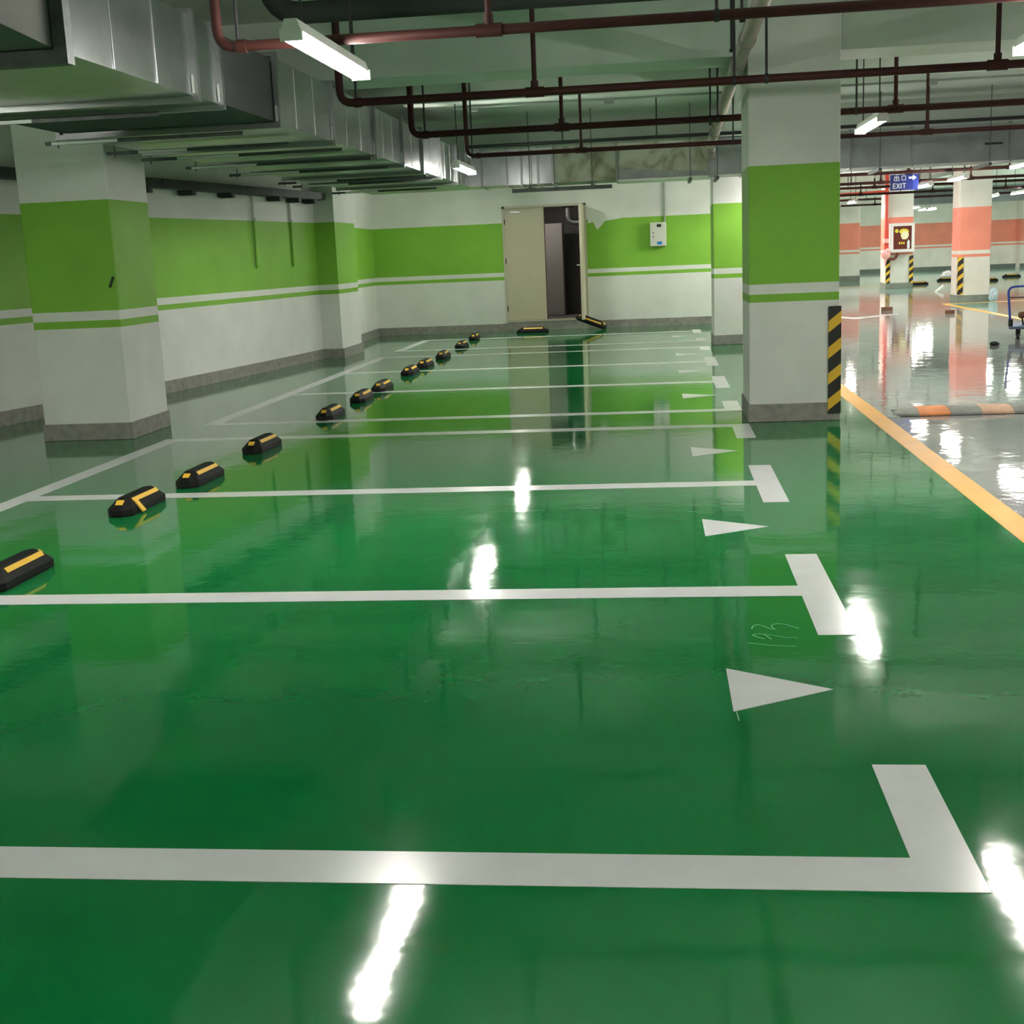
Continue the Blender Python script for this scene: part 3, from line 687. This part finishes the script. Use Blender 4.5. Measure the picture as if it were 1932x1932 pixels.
stop_at((11.6, 44.5, 0), (0, 0, -PI / 2), 'black wheel stop on the pale floor cut by the picture edge')

# ================================================================== SPEED BUMP
t = thing('speed_bump', 'rubber speed bump of orange and grey sections across the lane', 'speed bump', (2, 10.65, 0))
def arc(x, y0=10.44, y1=10.86, h=.048, n=10):
    return [(x, (y0 + y1) / 2 - (y1 - y0) / 2 * math.cos(PI * k / n), .004 + h * math.sin(PI * k / n)) for k in range(n + 1)] + [(x, y1, 0), (x, y0, 0)]
x = 2.05; k = 0
cap = MB(); cap.loft([arc(1.885, 10.60, 10.70, .006), arc(1.91, 10.53, 10.77, .016), arc(1.96, 10.47, 10.83, .034), arc(2.048, 10.44, 10.86, .048)])
cap.build('end_cap', 'grey_rubber', t)
while x < 5.85:
    o = MB().loft([arc(x), arc(x + .243)]).build('bump_section', ('orange', 'grey_rubber', 'pale_orange', 'grey_rubber')[k % 4], t, ('orange section', None, 'dusty orange section', None)[k % 4])
    for yy in (10.52, 10.78):
        if k % 2 == 1 or yy < 10.6:
            MB().tube([(x + .15, yy, .02), (x + .15, yy, .036)], .013, 10).build('bolt', 'black', o, 'dark bolt head')
    x += .245; k += 1
MB().box(1.90, 5.9, 10.425, 10.875, 0, .004).build('base_mat', 'black', t, 'black base edge')

# ================================================================== TROLLEY AND SMALL THINGS
t = thing('hand_trolley', 'blue platform trolley with tubular push handle', 'trolley', (4.68, 18.0, 0))
t.rotation_euler = (0, 0, -.255)
B(4.68, 5.28, 18.0, 18.85, .135, .175).build('platform', 'blue_deck', t, bevel=.015)
MB().tube([(4.70, 18.03, .17), (4.655, 18.03, .70), (5.30, 18.03, .73), (5.26, 18.03, .17)], .016, 12, fillet=.09).build('push_handle', 'blue_paint', t)
MB().tube([(4.677, 18.03, .56), (5.285, 18.03, .56)], .009, 8).build('cross_bar', 'rod', t, 'thin dark cross bar')
for x in (4.70, 5.262): MB().tube([(x, 18.03, .175), (x, 18.03, .27)], .03, 12).build('handle_socket', 'rod', t)
for x in (4.80, 5.18):
    for y in (18.12, 18.72):
        c = MB().tube([(x - .018, y, .048), (x + .018, y, .048)], .048, 16); c.build('caster_wheel', 'black', t, 'black caster wheel')
        MB().box(x - .03, x - .02, y - .03, y + .03, .04, .135).box(x + .02, x + .03, y - .03, y + .03, .04, .135).box(x - .03, x + .03, y - .03, y + .03, .10, .135).build('caster_fork', 'rod', t)
t = thing('floor_machine', 'dark machine with round knobs loaded on the blue trolley', 'machine', (4.68, 18.0, .175))
t.rotation_euler = (0, 0, -.255)
B(4.93, 5.2, 18.2, 18.6, .20, .42).build('body', 'black', t, bevel=.02)
MB().box(4.95, 5.18, 18.22, 18.58, .175, .20).build('feet', 'rod', t)
MB().ball((4.84, 18.25, .31), .05).build('knob', 'brown', t, 'brown round knob')
MB().tube([(4.84, 18.25, .31), (4.86, 18.27, .175)], .012, 8).build('knob_stem', 'rod', t)
MB().ball((4.92, 18.30, .40), .05).build('knob', 'brown', t, 'brown round knob')

tag(MB().obox((4.52, 26.5, .035), (.21, .1, .07), Matrix.Rotation(.05, 3, 'Z')).build('brick', 'brown', bevel=.004), 'brown brick on the lane below the hydrant pillar', 'brick', 'loose bricks')
tag(MB().obox((5.335, 24.6, .035), (.13, .12, .07), Matrix.Rotation(.5, 3, 'Z')).build('brick', 'brown', bevel=.004), 'brown brick on the lane below the pillar with one guard', 'brick', 'loose bricks')
def crumple(c, r, seed, sq, name, m_, label, cat):
    rnd = random.Random(seed); mb = MB().ball((c[0], c[1], 0), r, 16, 9, sq=sq)
    mb.v = [Vector((c[0] + (p.x - c[0]) * (.75 + .5 * rnd.random()), c[1] + (p.y - c[1]) * (.75 + .5 * rnd.random()), p.z * (.8 + .4 * rnd.random()))) for p in mb.v]
    z = min(p.z for p in mb.v)
    mb.v = [Vector((p.x, p.y, max(0.001, p.z - z * .6))) for p in mb.v]
    mb.sm = [False] * len(mb.f)
    return tag(mb.build(name, m_), label, cat)
crumple((4.27, 17.1), .06, 3, (1, .7, .5), 'rubbish_scrap', 'black', 'small dark scrap on the shiny lane near the trolley', 'rubbish')
crumple((9.9, 46.2), .2, 5, (1, .6, .75), 'plastic_bag', 'white_bag', 'crumpled white plastic bag on floor left of the one-guard pillar', 'bag')
crumple((7.12, 28.7), .10, 8, (.9, .7, 1.7), 'plastic_bag', 'pale_blue', 'pale blue plastic bag slumped at foot of the one-guard pink pillar', 'bag')
st = MB().loft([[(7.15 + .05 * k, 34.8 + .06 * k, .002 + .02 * k), (7.18 + .05 * k, 34.74 + .06 * k, .002 + .02 * k), (7.18 + .05 * k, 34.75 + .06 * k, .012 + .03 * k), (7.15 + .05 * k, 34.81 + .06 * k, .012 + .03 * k)] for k in range(6)])
tag(st.build('plastic_strip', 'white_bag'), 'curled white plastic strip on the lane between pink pillars', 'rubbish')
